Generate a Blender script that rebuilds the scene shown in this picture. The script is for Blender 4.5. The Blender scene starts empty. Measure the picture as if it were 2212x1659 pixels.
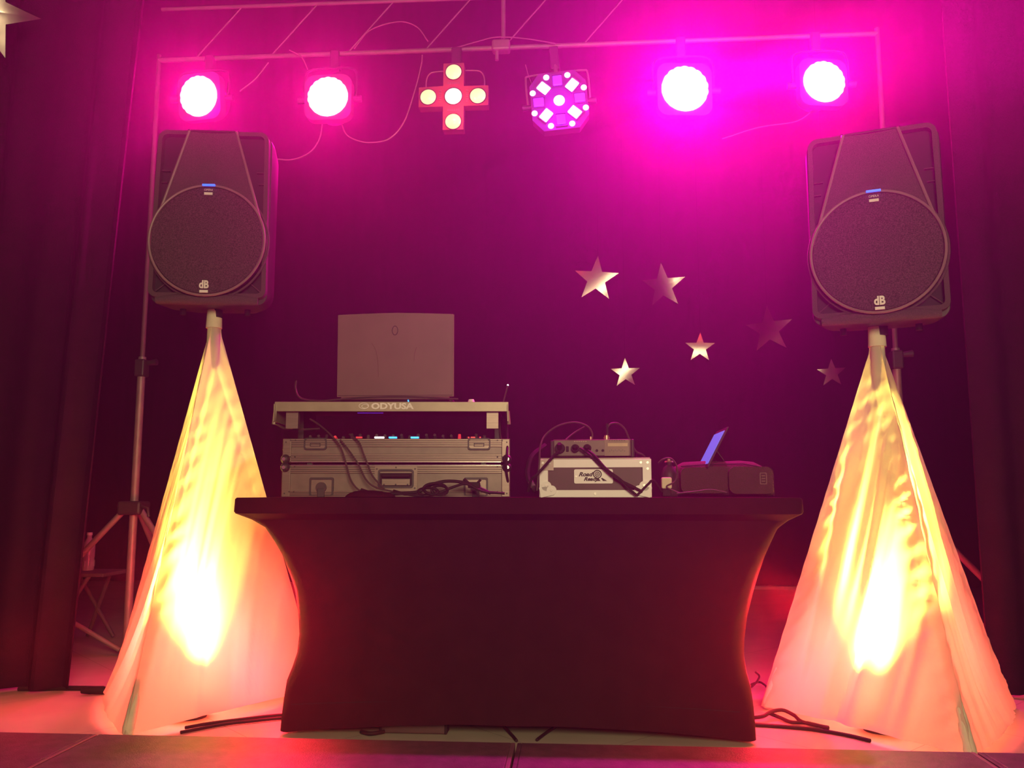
import bpy, bmesh, math, random
from mathutils import Vector, Matrix, noise
PI = math.pi
random.seed(7)
SC = bpy.context.scene
COL = SC.collection

# ------------------------------------------------------------------ camera
FPX, YAW, PITCH = 1850.0, math.radians(4.1), math.radians(7.33)
CAM = Vector((0, 0, .755))
RV = Vector((math.cos(YAW), math.sin(YAW), 0))
FV = Vector((-math.sin(YAW)*math.cos(PITCH), math.cos(YAW)*math.cos(PITCH), math.sin(PITCH)))
UV = RV.cross(FV)
cd = bpy.data.cameras.new('camera'); cam = bpy.data.objects.new('camera', cd); COL.objects.link(cam)
cd.sensor_width = 36; cd.lens = FPX*36/2212; cd.clip_start = .02
cam.matrix_world = Matrix.Translation(CAM) @ Matrix((RV, UV, -FV)).transposed().to_4x4()
SC.camera = cam
def at(px, py, Y):            # a point of the photograph at a real depth Y
    d = FV + (px-1106)/FPX*RV - (py-829.5)/FPX*UV
    return CAM + d*(Y/d.y)
def onz(px, py, z=0):         # ... on a horizontal surface
    d = FV + (px-1106)/FPX*RV - (py-829.5)/FPX*UV
    return CAM + d*((z-CAM.z)/d.z)

# ------------------------------------------------------------------ exposure, world
vs = SC.view_settings
vs.view_transform = 'Standard'; vs.look = 'None'; vs.exposure = 0; vs.gamma = 1; vs.use_curve_mapping = False
w = bpy.data.worlds.new('room_dark'); SC.world = w; w.use_nodes = True
w.node_tree.nodes['Background'].inputs[0].default_value = (1.0, .0, .30, 1)
w.node_tree.nodes['Background'].inputs[1].default_value = .15

# ------------------------------------------------------------------ lights
def lamp(name, typ, loc, col, power, size=.1, aim=None, spot=None, blend=1.0):
    l = bpy.data.lights.new(name, typ); l.color = col; l.energy = power
    if typ == 'AREA': l.shape = 'DISK'; l.size = size
    else: l.shadow_soft_size = size
    if typ == 'SPOT': l.spot_size = math.radians(spot); l.spot_blend = blend
    o = bpy.data.objects.new(name, l); COL.objects.link(o); o.location = loc
    if aim is not None:
        o.rotation_euler = (Vector(aim)-Vector(loc)).to_track_quat('-Z', 'Y').to_euler()
    return o
# dim warm light of the hall behind the photographer
HALL = Vector((.5, -1.6, 1.75))
lamp('hall_light', 'AREA', HALL, (1, .84, .46), 108, 1.1, aim=(-.2, 3, .9))
# stage pars: magenta light to the audience through the haze
PARS = dict(a=(433, 210, 1.5), b=(710, 212, 1.15), c=(1478, 195, 4.7), d=(1777, 180, 2.2))
for k, (px, py, s) in PARS.items():
    p = at(px, py, 3.82)
    c = (1, .0, .30) if k != 'c' else (1, .0, .47)
    lamp('par_beam', 'SPOT', p, c, 100*s, .05, aim=(p.x*.5, 0, 1.1), spot=150, blend=1)
    lamp('par_spill', 'POINT', p, c, 5*s, .05)
pc = at(1478, 195, 3.82)  # extra sideways spots added at the pars to draw the flare streak
lamp('added_side_beam', 'SPOT', pc, (1, 0, .42), 6000, .04, aim=at(2250, 20, 2.9), spot=34, blend=1)
lamp('added_side_beam', 'SPOT', pc, (1, 0, .42), 1500, .04, aim=at(820, 300, 3.4), spot=18, blend=1)
pd = at(433, 220, 3.8)
lamp('added_side_beam', 'SPOT', pd, (1, 0, .25), 110, .04, aim=at(-100, 245, 3.6), spot=20, blend=1)
# cross fixture and cluster fixture
p = at(980, 210, 3.74); lamp('effect_spill', 'POINT', p, (1, .06, .1), 3.0, .03)
p = at(1207, 218, 3.74); lamp('effect_spill', 'POINT', p, (.55, .0, 1), 3.0, .03)

# ------------------------------------------------------------------ materials
def mat(name, col, rough=.6, metal=0, emis=None, estr=0, var=.12, scale=14, bump=0, bscale=60, coat=0, stretch=None, spec=.5):
    m = bpy.data.materials.new(name); m.use_nodes = True
    nt = m.node_tree; b = nt.nodes['Principled BSDF']
    tc = nt.nodes.new('ShaderNodeTexCoord'); mp = nt.nodes.new('ShaderNodeMapping')
    nt.links.new(tc.outputs['Object'], mp.inputs['Vector'])
    if stretch: mp.inputs['Scale'].default_value = stretch
    n = nt.nodes.new('ShaderNodeTexNoise'); n.inputs['Scale'].default_value = scale; n.inputs['Detail'].default_value = 4
    nt.links.new(mp.outputs['Vector'], n.inputs['Vector'])
    r = nt.nodes.new('ShaderNodeValToRGB')
    r.color_ramp.elements[0].position = .3; r.color_ramp.elements[1].position = .7
    r.color_ramp.elements[0].color = tuple(max(0, c*(1-var)) for c in col)+(1,)
    r.color_ramp.elements[1].color = tuple(min(1, c*(1+var)) for c in col)+(1,)
    nt.links.new(n.outputs['Fac'], r.inputs['Fac']); nt.links.new(r.outputs['Color'], b.inputs['Base Color'])
    b.inputs['Roughness'].default_value = rough; b.inputs['Metallic'].default_value = metal
    b.inputs['Coat Weight'].default_value = coat
    b.inputs['Specular IOR Level'].default_value = spec
    if emis: b.inputs['Emission Color'].default_value = emis+(1,); b.inputs['Emission Strength'].default_value = estr
    if bump:
        n2 = nt.nodes.new('ShaderNodeTexNoise'); n2.inputs['Scale'].default_value = bscale
        nt.links.new(mp.outputs['Vector'], n2.inputs['Vector'])
        bp = nt.nodes.new('ShaderNodeBump'); bp.inputs['Strength'].default_value = bump; bp.inputs['Distance'].default_value = .01
        nt.links.new(n2.outputs['Fac'], bp.inputs['Height']); nt.links.new(bp.outputs['Normal'], b.inputs['Normal'])
    return m
def cloth_translucent(name, col, frac):
    m = bpy.data.materials.new(name); m.use_nodes = True; nt = m.node_tree
    for n in list(nt.nodes): nt.nodes.remove(n)
    out = nt.nodes.new('ShaderNodeOutputMaterial'); mix = nt.nodes.new('ShaderNodeMixShader'); mix.inputs[0].default_value = frac
    d = nt.nodes.new('ShaderNodeBsdfDiffuse'); t = nt.nodes.new('ShaderNodeBsdfTranslucent')
    tc = nt.nodes.new('ShaderNodeTexCoord'); n = nt.nodes.new('ShaderNodeTexNoise'); n.inputs['Scale'].default_value = 7
    nt.links.new(tc.outputs['Object'], n.inputs['Vector'])
    r = nt.nodes.new('ShaderNodeValToRGB')
    r.color_ramp.elements[0].color = tuple(c*.93 for c in col)+(1,); r.color_ramp.elements[1].color = col+(1,)
    nt.links.new(n.outputs['Fac'], r.inputs['Fac'])
    nt.links.new(r.outputs['Color'], d.inputs['Color']); nt.links.new(r.outputs['Color'], t.inputs['Color'])
    nt.links.new(d.outputs[0], mix.inputs[1]); nt.links.new(t.outputs[0], mix.inputs[2]); nt.links.new(mix.outputs[0], out.inputs['Surface'])
    return m
M = dict(
    black_cloth=mat('black_velour', (.024, .006, .017), .95, bump=.3, bscale=220, spec=.05),
    spandex=mat('black_spandex', (.036, .008, .012), .75, bump=.15, bscale=400, spec=.04),
    floor=mat('beige_vinyl', (.50, .44, .34), .5, scale=5, var=.08),
    deck=mat('dark_carpet_deck', (.088, .034, .062), .55, scale=30, var=.3, bump=.2, bscale=300),
    alu=mat('brushed_aluminium', (.55, .53, .5), .35, .8, stretch=(1, 30, 30)),
    galv=mat('galvanised_pipe', (.30, .22, .22), .5, .3),
    dark=mat('matt_black_steel', (.04, .035, .038), .5, .2),
    plastic=mat('black_plastic', (.105, .065, .072), .6, bump=.5, bscale=900, scale=500, var=.5),
    plastic_s=mat('smooth_black_plastic', (.05, .030, .036), .5, spec=.3),
    grille=mat('speaker_grille_mesh', (.10, .06, .07), .6, bump=.6, bscale=900, scale=260, var=.7),
    ring=mat('grille_rim_plastic', (.26, .16, .17), .45),
    recess=mat('recess_black', (.015, .012, .014), .8),
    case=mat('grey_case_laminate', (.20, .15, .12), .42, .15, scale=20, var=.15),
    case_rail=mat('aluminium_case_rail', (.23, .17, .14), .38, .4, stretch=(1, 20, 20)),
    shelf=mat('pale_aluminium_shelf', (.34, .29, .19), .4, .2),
    white_rail=mat('white_painted_rail', (1.0, 1.0, .92), .45, scale=6, var=.05),
    white=mat('white_print', (.9, .88, .78), .5, var=.03),
    panel=mat('black_laminate', (.085, .036, .038), .5),
    laptop=mat('soft_grey_laptop', (.19, .085, .085), .5, scale=9, var=.08),  # grey with the red of the ambient light mixed into the colour
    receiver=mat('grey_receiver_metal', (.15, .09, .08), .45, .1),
    bag=mat('dark_nylon_bag', (.075, .028, .026), .85, bump=.5, bscale=300),
    rubber=mat('black_rubber', (.022, .012, .015), .65, spec=.2),
    cable=mat('cable_grey_rubber', (.085, .05, .055), .6, spec=.2),
    chrome=mat('chrome', (.75, .72, .68), .18, .9),
    foil=mat('silver_foil', (.82, .76, .66), .27, 1.0, var=.04, scale=3, bump=.12, bscale=9),
    brass=mat('pale_brass', (.6, .42, .25), .3, .6),
    black_print=mat('black_print', (.02, .018, .016), .6),
    par_body=mat('par_housing', (.16, .06, .09), .45),
    par_lens=mat('par_led_lens', (.9, .8, .9), .3, emis=(1, .72, 1), estr=2.0, var=.02),
    cross_body=mat('effect_light_housing', (.30, .10, .10), .5),
    cross_lens=mat('warm_glass_lens', (.9, .8, .4), .2, emis=(1, .78, .30), estr=1.25, var=.02),
    cross_lens_hot=mat('hot_glass_lens', (.9, .85, .7), .2, emis=(1, .9, .7), estr=1.6, var=.02),
    cluster_body=mat('cluster_housing', (.16, .05, .2), .5),
    cluster_hot=mat('cluster_white_led', (.9, .9, .9), .3, emis=(1, .75, 1), estr=1.8, var=.02),
    cluster_dim=mat('cluster_violet_led', (.4, .2, .8), .3, emis=(.14, .01, .95), estr=.8, var=.2),
    blue=mat('blue_led', (.1, .3, 1), .4, emis=(.01, .12, 1), estr=1.6, var=.02),
    blue2=mat('bright_blue_led', (.1, .3, 1), .4, emis=(.03, .45, 1), estr=1.8, var=.02),
    violet=mat('violet_led', (.2, .1, 1), .4, emis=(.12, .02, .6), estr=.8, var=.02),
    redled=mat('red_led', (1, .1, .1), .4, emis=(.6, .01, .04), estr=.5, var=.02),
    whiteled=mat('white_led', (1, 1, 1), .4, emis=(1, .9, .9), estr=2, var=.02),
    screen=mat('blue_screen', (.1, .15, .6), .3, emis=(.07, .15, .62), estr=.85, var=.02),
    bottle=mat('clear_bottle', (.5, .4, .4), .15),
    wall=mat('black_painted_wall', (.025, .02, .022), .9),
)
M['scrim'] = cloth_translucent('white_spandex_scrim', (.86, .82, .62), .45)
M['sock'] = mat('white_spandex_sock', (.80, .75, .50), .8, bump=.1, bscale=200)

M['hall_floor'] = mat('dark_hall_floor', (.08, .06, .05), .5)
# floor: faint seams between vinyl squares
nt = M['floor'].node_tree; b = nt.nodes['Principled BSDF']
br = nt.nodes.new('ShaderNodeTexBrick'); br.offset = 0; br.inputs['Scale'].default_value = 1; br.inputs['Mortar Size'].default_value = .0012
br.inputs['Brick Width'].default_value = .61; br.inputs['Row Height'].default_value = .61
br.inputs['Color1'].default_value = (1, 1, 1, 1); br.inputs['Color2'].default_value = (.95, .95, .95, 1); br.inputs['Mortar'].default_value = (.45, .4, .36, 1)
mx = nt.nodes.new('ShaderNodeMix'); mx.data_type = 'RGBA'; mx.blend_type = 'MULTIPLY'; mx.inputs[0].default_value = 1
rot = nt.nodes.new('ShaderNodeMapping'); rot.inputs['Rotation'].default_value = (0, 0, .78)
tc = nt.nodes.new('ShaderNodeTexCoord'); nt.links.new(tc.outputs['Object'], rot.inputs['Vector']); nt.links.new(rot.outputs['Vector'], br.inputs['Vector'])
src = b.inputs['Base Color'].links[0].from_socket
nt.links.new(src, mx.inputs[6]); nt.links.new(br.outputs['Color'], mx.inputs[7]); nt.links.new(mx.outputs[2], b.inputs['Base Color'])

# ------------------------------------------------------------------ helpers
def tag(o, label=None, cat=None, group=None, kind=None):
    if label: o['label'] = label
    if cat: o['category'] = cat
    if group: o['group'] = group
    if kind: o['kind'] = kind
    return o
def thing(name, label, cat, loc=(0, 0, 0), rz=0, group=None):
    o = bpy.data.objects.new(name, None); COL.objects.link(o)
    o.location = loc; o.rotation_euler = (0, 0, rz); o.empty_display_size = .05
    return tag(o, label, cat, group)
def obj(name, bm, m, parent=None, smooth=False, label=None):
    me = bpy.data.meshes.new(name)
    bmesh.ops.recalc_face_normals(bm, faces=bm.faces)
    bm.to_mesh(me); bm.free(); me.materials.append(m)
    if smooth:
        me.polygons.foreach_set('use_smooth', [True]*len(me.polygons))
        try: me.set_sharp_from_angle(angle=math.radians(40))
        except Exception: pass
    o = bpy.data.objects.new(name, me); COL.objects.link(o); o.parent = parent
    if label: o['label'] = label
    return o
def box(bm, c, s, bev=0, rot=None):
    mtx = Matrix.Translation(c)
    if rot is not None: mtx = mtx @ rot
    mtx = mtx @ Matrix.Diagonal((s[0], s[1], s[2], 1))
    r = bmesh.ops.create_cube(bm, size=1, matrix=mtx)
    if bev:
        es = list({e for v in r['verts'] for e in v.link_edges})
        bmesh.ops.bevel(bm, geom=es, offset=bev, segments=2, affect='EDGES', profile=.5)
    return bm
def B(c, s, bev=0, rot=None): return box(bmesh.new(), c, s, bev, rot)
def cyl(bm, a, b, r, r2=None, seg=16):
    a = Vector(a); b = Vector(b); d = b-a
    q = d.to_track_quat('Z', 'Y').to_matrix().to_4x4()
    bmesh.ops.create_cone(bm, cap_ends=True, segments=seg, radius1=r, radius2=r if r2 is None else r2, depth=d.length,
                          matrix=Matrix.Translation((a+b)/2) @ q)
    return bm
def spline(pts, n=8):
    pts = [Vector(p) for p in pts]; P = [pts[0]*2-pts[1]]+pts+[pts[-1]*2-pts[-2]]; out = []
    for i in range(1, len(P)-2):
        for k in range(n):
            t = k/n; a, b, c, d = P[i-1:i+3]
            out.append(.5*((2*b)+(c-a)*t+(2*a-5*b+4*c-d)*t*t+(3*b-a-3*c+d)*t**3))
    return out+[pts[-1]]
def tube(bm, pts, r, seg=8, closed=False):
    pts = [Vector(p) for p in pts]; n = len(pts); rings = []
    prev = None
    for i, p in enumerate(pts):
        a = pts[(i-1) % n] if (closed or i > 0) else p; c = pts[(i+1) % n] if (closed or i < n-1) else p
        t = (c-a).normalized()
        if prev is None:
            u = t.orthogonal().normalized()
        else:
            u = (prev - t*prev.dot(t)); u = u.normalized() if u.length > 1e-6 else t.orthogonal().normalized()
        prev = u; v = t.cross(u)
        rr = r[i] if isinstance(r, (list, tuple)) else r
        rings.append([bm.verts.new(p+u*math.cos(2*PI*k/seg)*rr+v*math.sin(2*PI*k/seg)*rr) for k in range(seg)])
    m = n if closed else n-1
    for i in range(m):
        A, Bq = rings[i], rings[(i+1) % n]
        for k in range(seg): bm.faces.new((A[k], A[(k+1) % seg], Bq[(k+1) % seg], Bq[k]))
    if not closed: bm.faces.new(rings[0]); bm.faces.new(rings[-1])
    return bm
def prism(bm, poly, y0, y1):         # polygon in local x,z pushed along y
    f = [bm.verts.new((x, y0, z)) for x, z in poly]; g = [bm.verts.new((x, y1, z)) for x, z in poly]
    n = len(poly); bm.faces.new(f); bm.faces.new(g)
    for i in range(n): bm.faces.new((f[i], f[(i+1) % n], g[(i+1) % n], g[i]))
    return bm
def ringprism(bm, outer, inner, y0, y1):
    n = len(outer)
    L = [[bm.verts.new((x, y, z)) for x, z in p] for p, y in ((outer, y0), (inner, y0), (inner, y1), (outer, y1))]
    for k in range(4):
        A, Bq = L[k], L[(k+1) % 4]
        for i in range(n): bm.faces.new((A[i], A[(i+1) % n], Bq[(i+1) % n], Bq[i]))
    return bm
def rrect(w, h, r, cx=0, cz=0, seg=5):
    out = []
    for (sx, sz, a0) in ((1, 1, 0), (-1, 1, PI/2), (-1, -1, PI), (1, -1, 3*PI/2)):
        for k in range(seg+1):
            a = a0+PI/2*k/seg
            out.append((cx+sx*(w/2-r)+r*math.cos(a), cz+sz*(h/2-r)+r*math.sin(a)))
    return out
def circ(r, n=48, cx=0, cz=0): return [(cx+r*math.cos(2*PI*k/n), cz+r*math.sin(2*PI*k/n)) for k in range(n)]
def lathe_y(bm, prof, seg=48):       # profile (radius, y) turned about the local y axis
    rings = []
    for r, y in prof:
        rings.append([bm.verts.new((r*math.cos(2*PI*k/seg), y, r*math.sin(2*PI*k/seg))) for k in range(seg)] if r > 1e-6 else [bm.verts.new((0, y, 0))])
    for A, Bq in zip(rings, rings[1:]):
        for k in range(seg):
            k2 = (k+1) % seg
            if len(A) == 1 and len(Bq) == 1: continue
            if len(A) == 1: bm.faces.new((A[0], Bq[k2], Bq[k]))
            elif len(Bq) == 1: bm.faces.new((A[k], A[k2], Bq[0]))
            else: bm.faces.new((A[k], A[k2], Bq[k2], Bq[k]))
    return bm
def shift(bm, v=None, m=None):
    if m is not None: bmesh.ops.transform(bm, matrix=m, verts=bm.verts)
    if v is not None: bmesh.ops.translate(bm, vec=Vector(v), verts=bm.verts)
    return bm
def text(name, s, size, m, parent, loc, xs=1.0, shear=0, ext=.0008, bold=0):
    c = bpy.data.curves.new(name, 'FONT'); c.body = s; c.size = size; c.align_x = 'CENTER'; c.align_y = 'CENTER'
    c.extrude = ext; c.shear = shear; c.offset = bold; c.resolution_u = 3
    t = bpy.data.objects.new(name, c)
    COL.objects.link(t); bpy.context.view_layer.update()
    me = bpy.data.meshes.new_from_object(t); COL.objects.unlink(t); bpy.data.objects.remove(t)
    me.materials.clear(); me.materials.append(m)
    o = bpy.data.objects.new(name, me); COL.objects.link(o); o.parent = parent
    o.location = loc; o.rotation_euler = (PI/2, 0, 0); o.scale = (xs, 1, 1)
    return o
def copy_tree(o, parent=None):
    c = o.copy(); COL.objects.link(c); c.parent = parent
    for ch in list(o.children): copy_tree(ch, c)
    return c
def cable(pts, r, label, m=None, n=8, name='cable', group=None):
    o = obj(name, tube(bmesh.new(), spline(pts, n), r, 7), m or M['rubber'], None, True)
    return tag(o, label, 'cable', group)

# ------------------------------------------------------------------ the setting
def quad(name, pts, m):
    bm = bmesh.new(); bm.faces.new([bm.verts.new(p) for p in pts]); return tag(obj(name, bm, m), kind='structure')
fl = obj('floor', B((0, 5.0, -.05), (10.4, 5.2, .1)), M['floor']); tag(fl, kind='structure')
quad('wall_back', [(-5.2, 7.6, 0), (5.2, 7.6, 0), (5.2, 7.6, 6), (-5.2, 7.6, 6)], M['wall'])
quad('wall_left', [(-5.2, -3, -.36), (-5.2, 7.6, -.36), (-5.2, 7.6, 6), (-5.2, -3, 6)], M['wall'])
quad('wall_right', [(5.2, -3, -.36), (5.2, 7.6, -.36), (5.2, 7.6, 6), (5.2, -3, 6)], M['wall'])
quad('ceiling', [(-5.2, -3, 6), (5.2, -3, 6), (5.2, 7.6, 6), (-5.2, 7.6, 6)], M['wall'])
tag(obj('floor_hall', B((0, -.3, -.40), (10.4, 5.4, .08)), M['hall_floor']), kind='structure')
tag(obj('trim_1', B((1.6, 7.13, .012), (2.6, .03, .03), .004), M['alu']), kind='structure')

# stage haze, standing in for lens veiling glare as well
hz = bpy.data.materials.new('stage_haze'); hz.use_nodes = True; nt = hz.node_tree
for n in list(nt.nodes): nt.nodes.remove(n)
o_ = nt.nodes.new('ShaderNodeOutputMaterial'); v_ = nt.nodes.new('ShaderNodeVolumeScatter')
v_.inputs['Color'].default_value = (1, 1, 1, 1); v_.inputs['Density'].default_value = .035; v_.inputs['Anisotropy'].default_value = .6
nt.links.new(v_.outputs[0], o_.inputs['Volume'])
haze = obj('stage_haze', B((0, 4.5, 2.98), (10.2, 6.1, 5.9)), hz)
tag(haze, 'thin haze filling the stage, added partly to imitate lens glare', 'haze', kind='stuff')

# curtains
def curtain(name, label, xin, xout, Y, zt, amp, wl, ztop_in=None, z0=.015, n=None, seed=0, flat=False):
    bm = bmesh.new(); L = abs(xout-xin); n = n or int(L/wl*12); nz = 24; rows = []
    for j in range(nz+1):
        t = j/nz; z = z0+(zt-z0)*t
        xi = xin+((ztop_in-xin)*t if ztop_in is not None else 0)
        row = []
        for i in range(n+1):
            s = i/n; x = xi+(xout-xi)*s
            ph = s*L/wl*2*PI+seed
            a = amp*(.75+.5*noise.noise(Vector((s*7+seed, t*.7, 0))))
            y = Y+a*math.sin(ph+.7*noise.noise(Vector((s*5, t*1.5, seed))))+amp*.4*noise.noise(Vector((s*20, t*2, seed)))
            row.append(bm.verts.new((x, y, z)))
        rows.append(row)
    back = [[bm.verts.new(v.co+Vector((0, .012, 0))) for v in row] for row in rows]
    for j in range(nz):
        for i in range(n):
            bm.faces.new((rows[j][i], rows[j][i+1], rows[j+1][i+1], rows[j+1][i]))
            bm.faces.new((back[j][i], back[j+1][i], back[j+1][i+1], back[j][i+1]))
        bm.faces.new((rows[j][0], rows[j+1][0], back[j+1][0], back[j][0]))
        bm.faces.new((rows[j][n], back[j][n], back[j+1][n], rows[j+1][n]))
    for i in range(n):
        bm.faces.new((rows[0][i], back[0][i], back[0][i+1], rows[0][i+1]))
    o = obj(name, bm, M['black_cloth'], None, True)
    return tag(o, label, 'curtain')
curtain('wing_curtain', 'black wing curtain at the left stage edge behind the silver star', -1.945, -3.6, 3.27, 4.6, .035, .16, -1.72)
curtain('wing_curtain', 'black wing curtain at the right stage edge beside the right loudspeaker', 1.56, 3.4, 3.45, 4.6, .035, .17, 1.56, seed=2)
curtain('backdrop_curtain', 'wide black backdrop curtain closing the back of the stage', -5.1, 5.1, 7.3, 5.8, .04, .3, n=300, seed=5)

# ------------------------------------------------------------------ decks in front of the stage
def deck(xa, xb, label):
    t = thing('stage_deck', label, 'stage deck', ((xa+xb)/2, 1.26, 0), 0, 'dark deck sections in front of the stage')
    w_ = xb-xa-.006; ln = 2.42
    obj('deck_top', B((0, 0, .058), (w_-.024, ln-.024, .034), .003), M['deck'], t)
    for s in (-1, 1): obj('edge_rail', B((s*(w_/2-.006), 0, .055), (.012, ln, .037), .002), M['deck'] if s < 0 else M['alu_dark'], t)
    for s in (-1, 1): obj('edge_rail', B((0, s*(ln/2-.006), .055), (w_-.024, .012, .037), .002), M['deck'], t)
    for sx in (-1, 1):
        for sy in (-1, 1): obj('leg', B((sx*(w_/2-.05), sy*(ln/2-.05), -.16), (.05, .05, .40), .004), M['dark'], t)
M['alu_dark'] = mat('dark_edge_rail', (.2, .1, .13), .5, .3)
xs = [-3.8, -2.585, -1.365, -.165, 1.062, 2.28, 3.5]
labs = ['dark stage deck section farthest left, outside the picture edge', 'dark stage deck section in the lower left corner of the picture',
        'dark stage deck section in front of the left glowing scrim', 'dark stage deck section in front of the middle and right of the table',
        'dark stage deck section in the lower right corner of the picture', 'dark stage deck section farthest right, outside the picture edge']
for i in range(1, 5): deck(xs[i], xs[i+1], labs[i])

# ------------------------------------------------------------------ table and cover
TX0, TX1, TY0, TY1 = -1.10, .705, 2.72, 3.48
t = thing('folding_table', 'folding table hidden under the black fitted cover', 'table', ((TX0+TX1)/2, 3.1, 0))
obj('tabletop', B((0, 0, .717), (TX1-TX0-.03, .72, .036), .006), M['plastic'], t)
for sx in (-1, 1):
    for sy in (-1, 1):
        obj('leg', cyl(bmesh.new(), (sx*.62, sy*.22, .7), (sx*.62, sy*.22, 0), .013), M['dark'], t)
# corner profile: (z, left x, right x) read off the outline of the cover
prof = [(.744, -1.094, .702), (.739, -1.100, .708), (.70, -1.102, .709), (.693, -1.097, .705), (.672, -1.058, .672), (.647, -1.016, .642), (.60, -.988, .622), (.559, -.967, .606), (.50, -.947, .588), (.443, -.929, .572),
        (.37, -.918, .553), (.30, -.911, .541), (.243, -.913, .536), (.20, -.924, .540), (.158, -.937, .549), (.10, -.939, .551), (.05, -.938, .550), (.012, -.937, .549)]
def cover_ring(z, xl, xr, k):
    ins = 0 if k < 4 else .03*math.sin(min(1, (z)/.7)*PI)
    yf, yb = 2.722+ins+(.03 if k >= 4 else 0), 3.478-ins-(.03 if k >= 4 else 0)
    ts = max(0, min(1, (.693-z)/.693))
    r = .022 if k < 4 else .03+.065*math.sin(PI*min(1, ts*1.05)) 
    side = .025*math.sin(PI*min(1, ts*1.0))**.8 if k >= 4 else 0
    frt = .03*math.sin(PI*ts) if k >= 4 else 0
    hem = max(0, 1-z/.16)**1.5
    C = [(xl, yf), (xr, yf), (xr, yb), (xl, yb)]; out = []
    dirs = [(1, 0), (0, 1), (-1, 0), (0, -1)]
    for q in range(4):
        a = Vector((C[q][0], C[q][1])); d = Vector(dirs[q]); e = Vector(dirs[(q-1) % 4]); bnd = Vector(C[(q+1) % 4])
        nrm = Vector((-d.y, d.x))
        L = (bnd-a).length
        n = 28 if q % 2 == 0 else 14
        dep = frt if q % 2 == 0 else side
        ae = a - e*r      # rounded corner from the previous side to this one
        for i in range(5):
            th = i/4*PI/2
            cc = a - e*r + d*r
            out.append((cc + e*r*math.sin(th) - d*r*math.cos(th), 0.0))
        for i in range(1, n):
            s = i/n; p_ = a + d*(r+(L-2*r)*s) + nrm*dep*(4*s*(1-s))**.8
            out.append((p_, hem*.036*(1-abs(2*s-1)**2.4)+hem*.004*noise.noise(Vector((s*9, q, 0)))))
    return [(p_.x, p_.y, z+h) for p_, h in out]
bm = bmesh.new(); rings = []
for k, (z, xl, xr) in enumerate(prof): rings.append([bm.verts.new(c) for c in cover_ring(z, xl, xr, k)])
nv = len(rings[0])
for A, Bq in zip(rings, rings[1:]):
    for i in range(nv): bm.faces.new((A[i], A[(i+1) % nv], Bq[(i+1) % nv], Bq[i]))
bm.faces.new(rings[0])
cov = obj('table_cover', bm, M['spandex'], None, True)
tag(cov, 'black stretch spandex cover fitted over the long folding table', 'table cover')
obj('hem_seam', tube(bmesh.new(), [(x, 2.762 + .02*(1-((x+.19)/.75)**2), .092+.018*(1-((x+.19)/.75)**2)) for x in [i*.05-.90 for i in range(29)]], .0022, 6), M['rubber'], cov, True)

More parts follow.
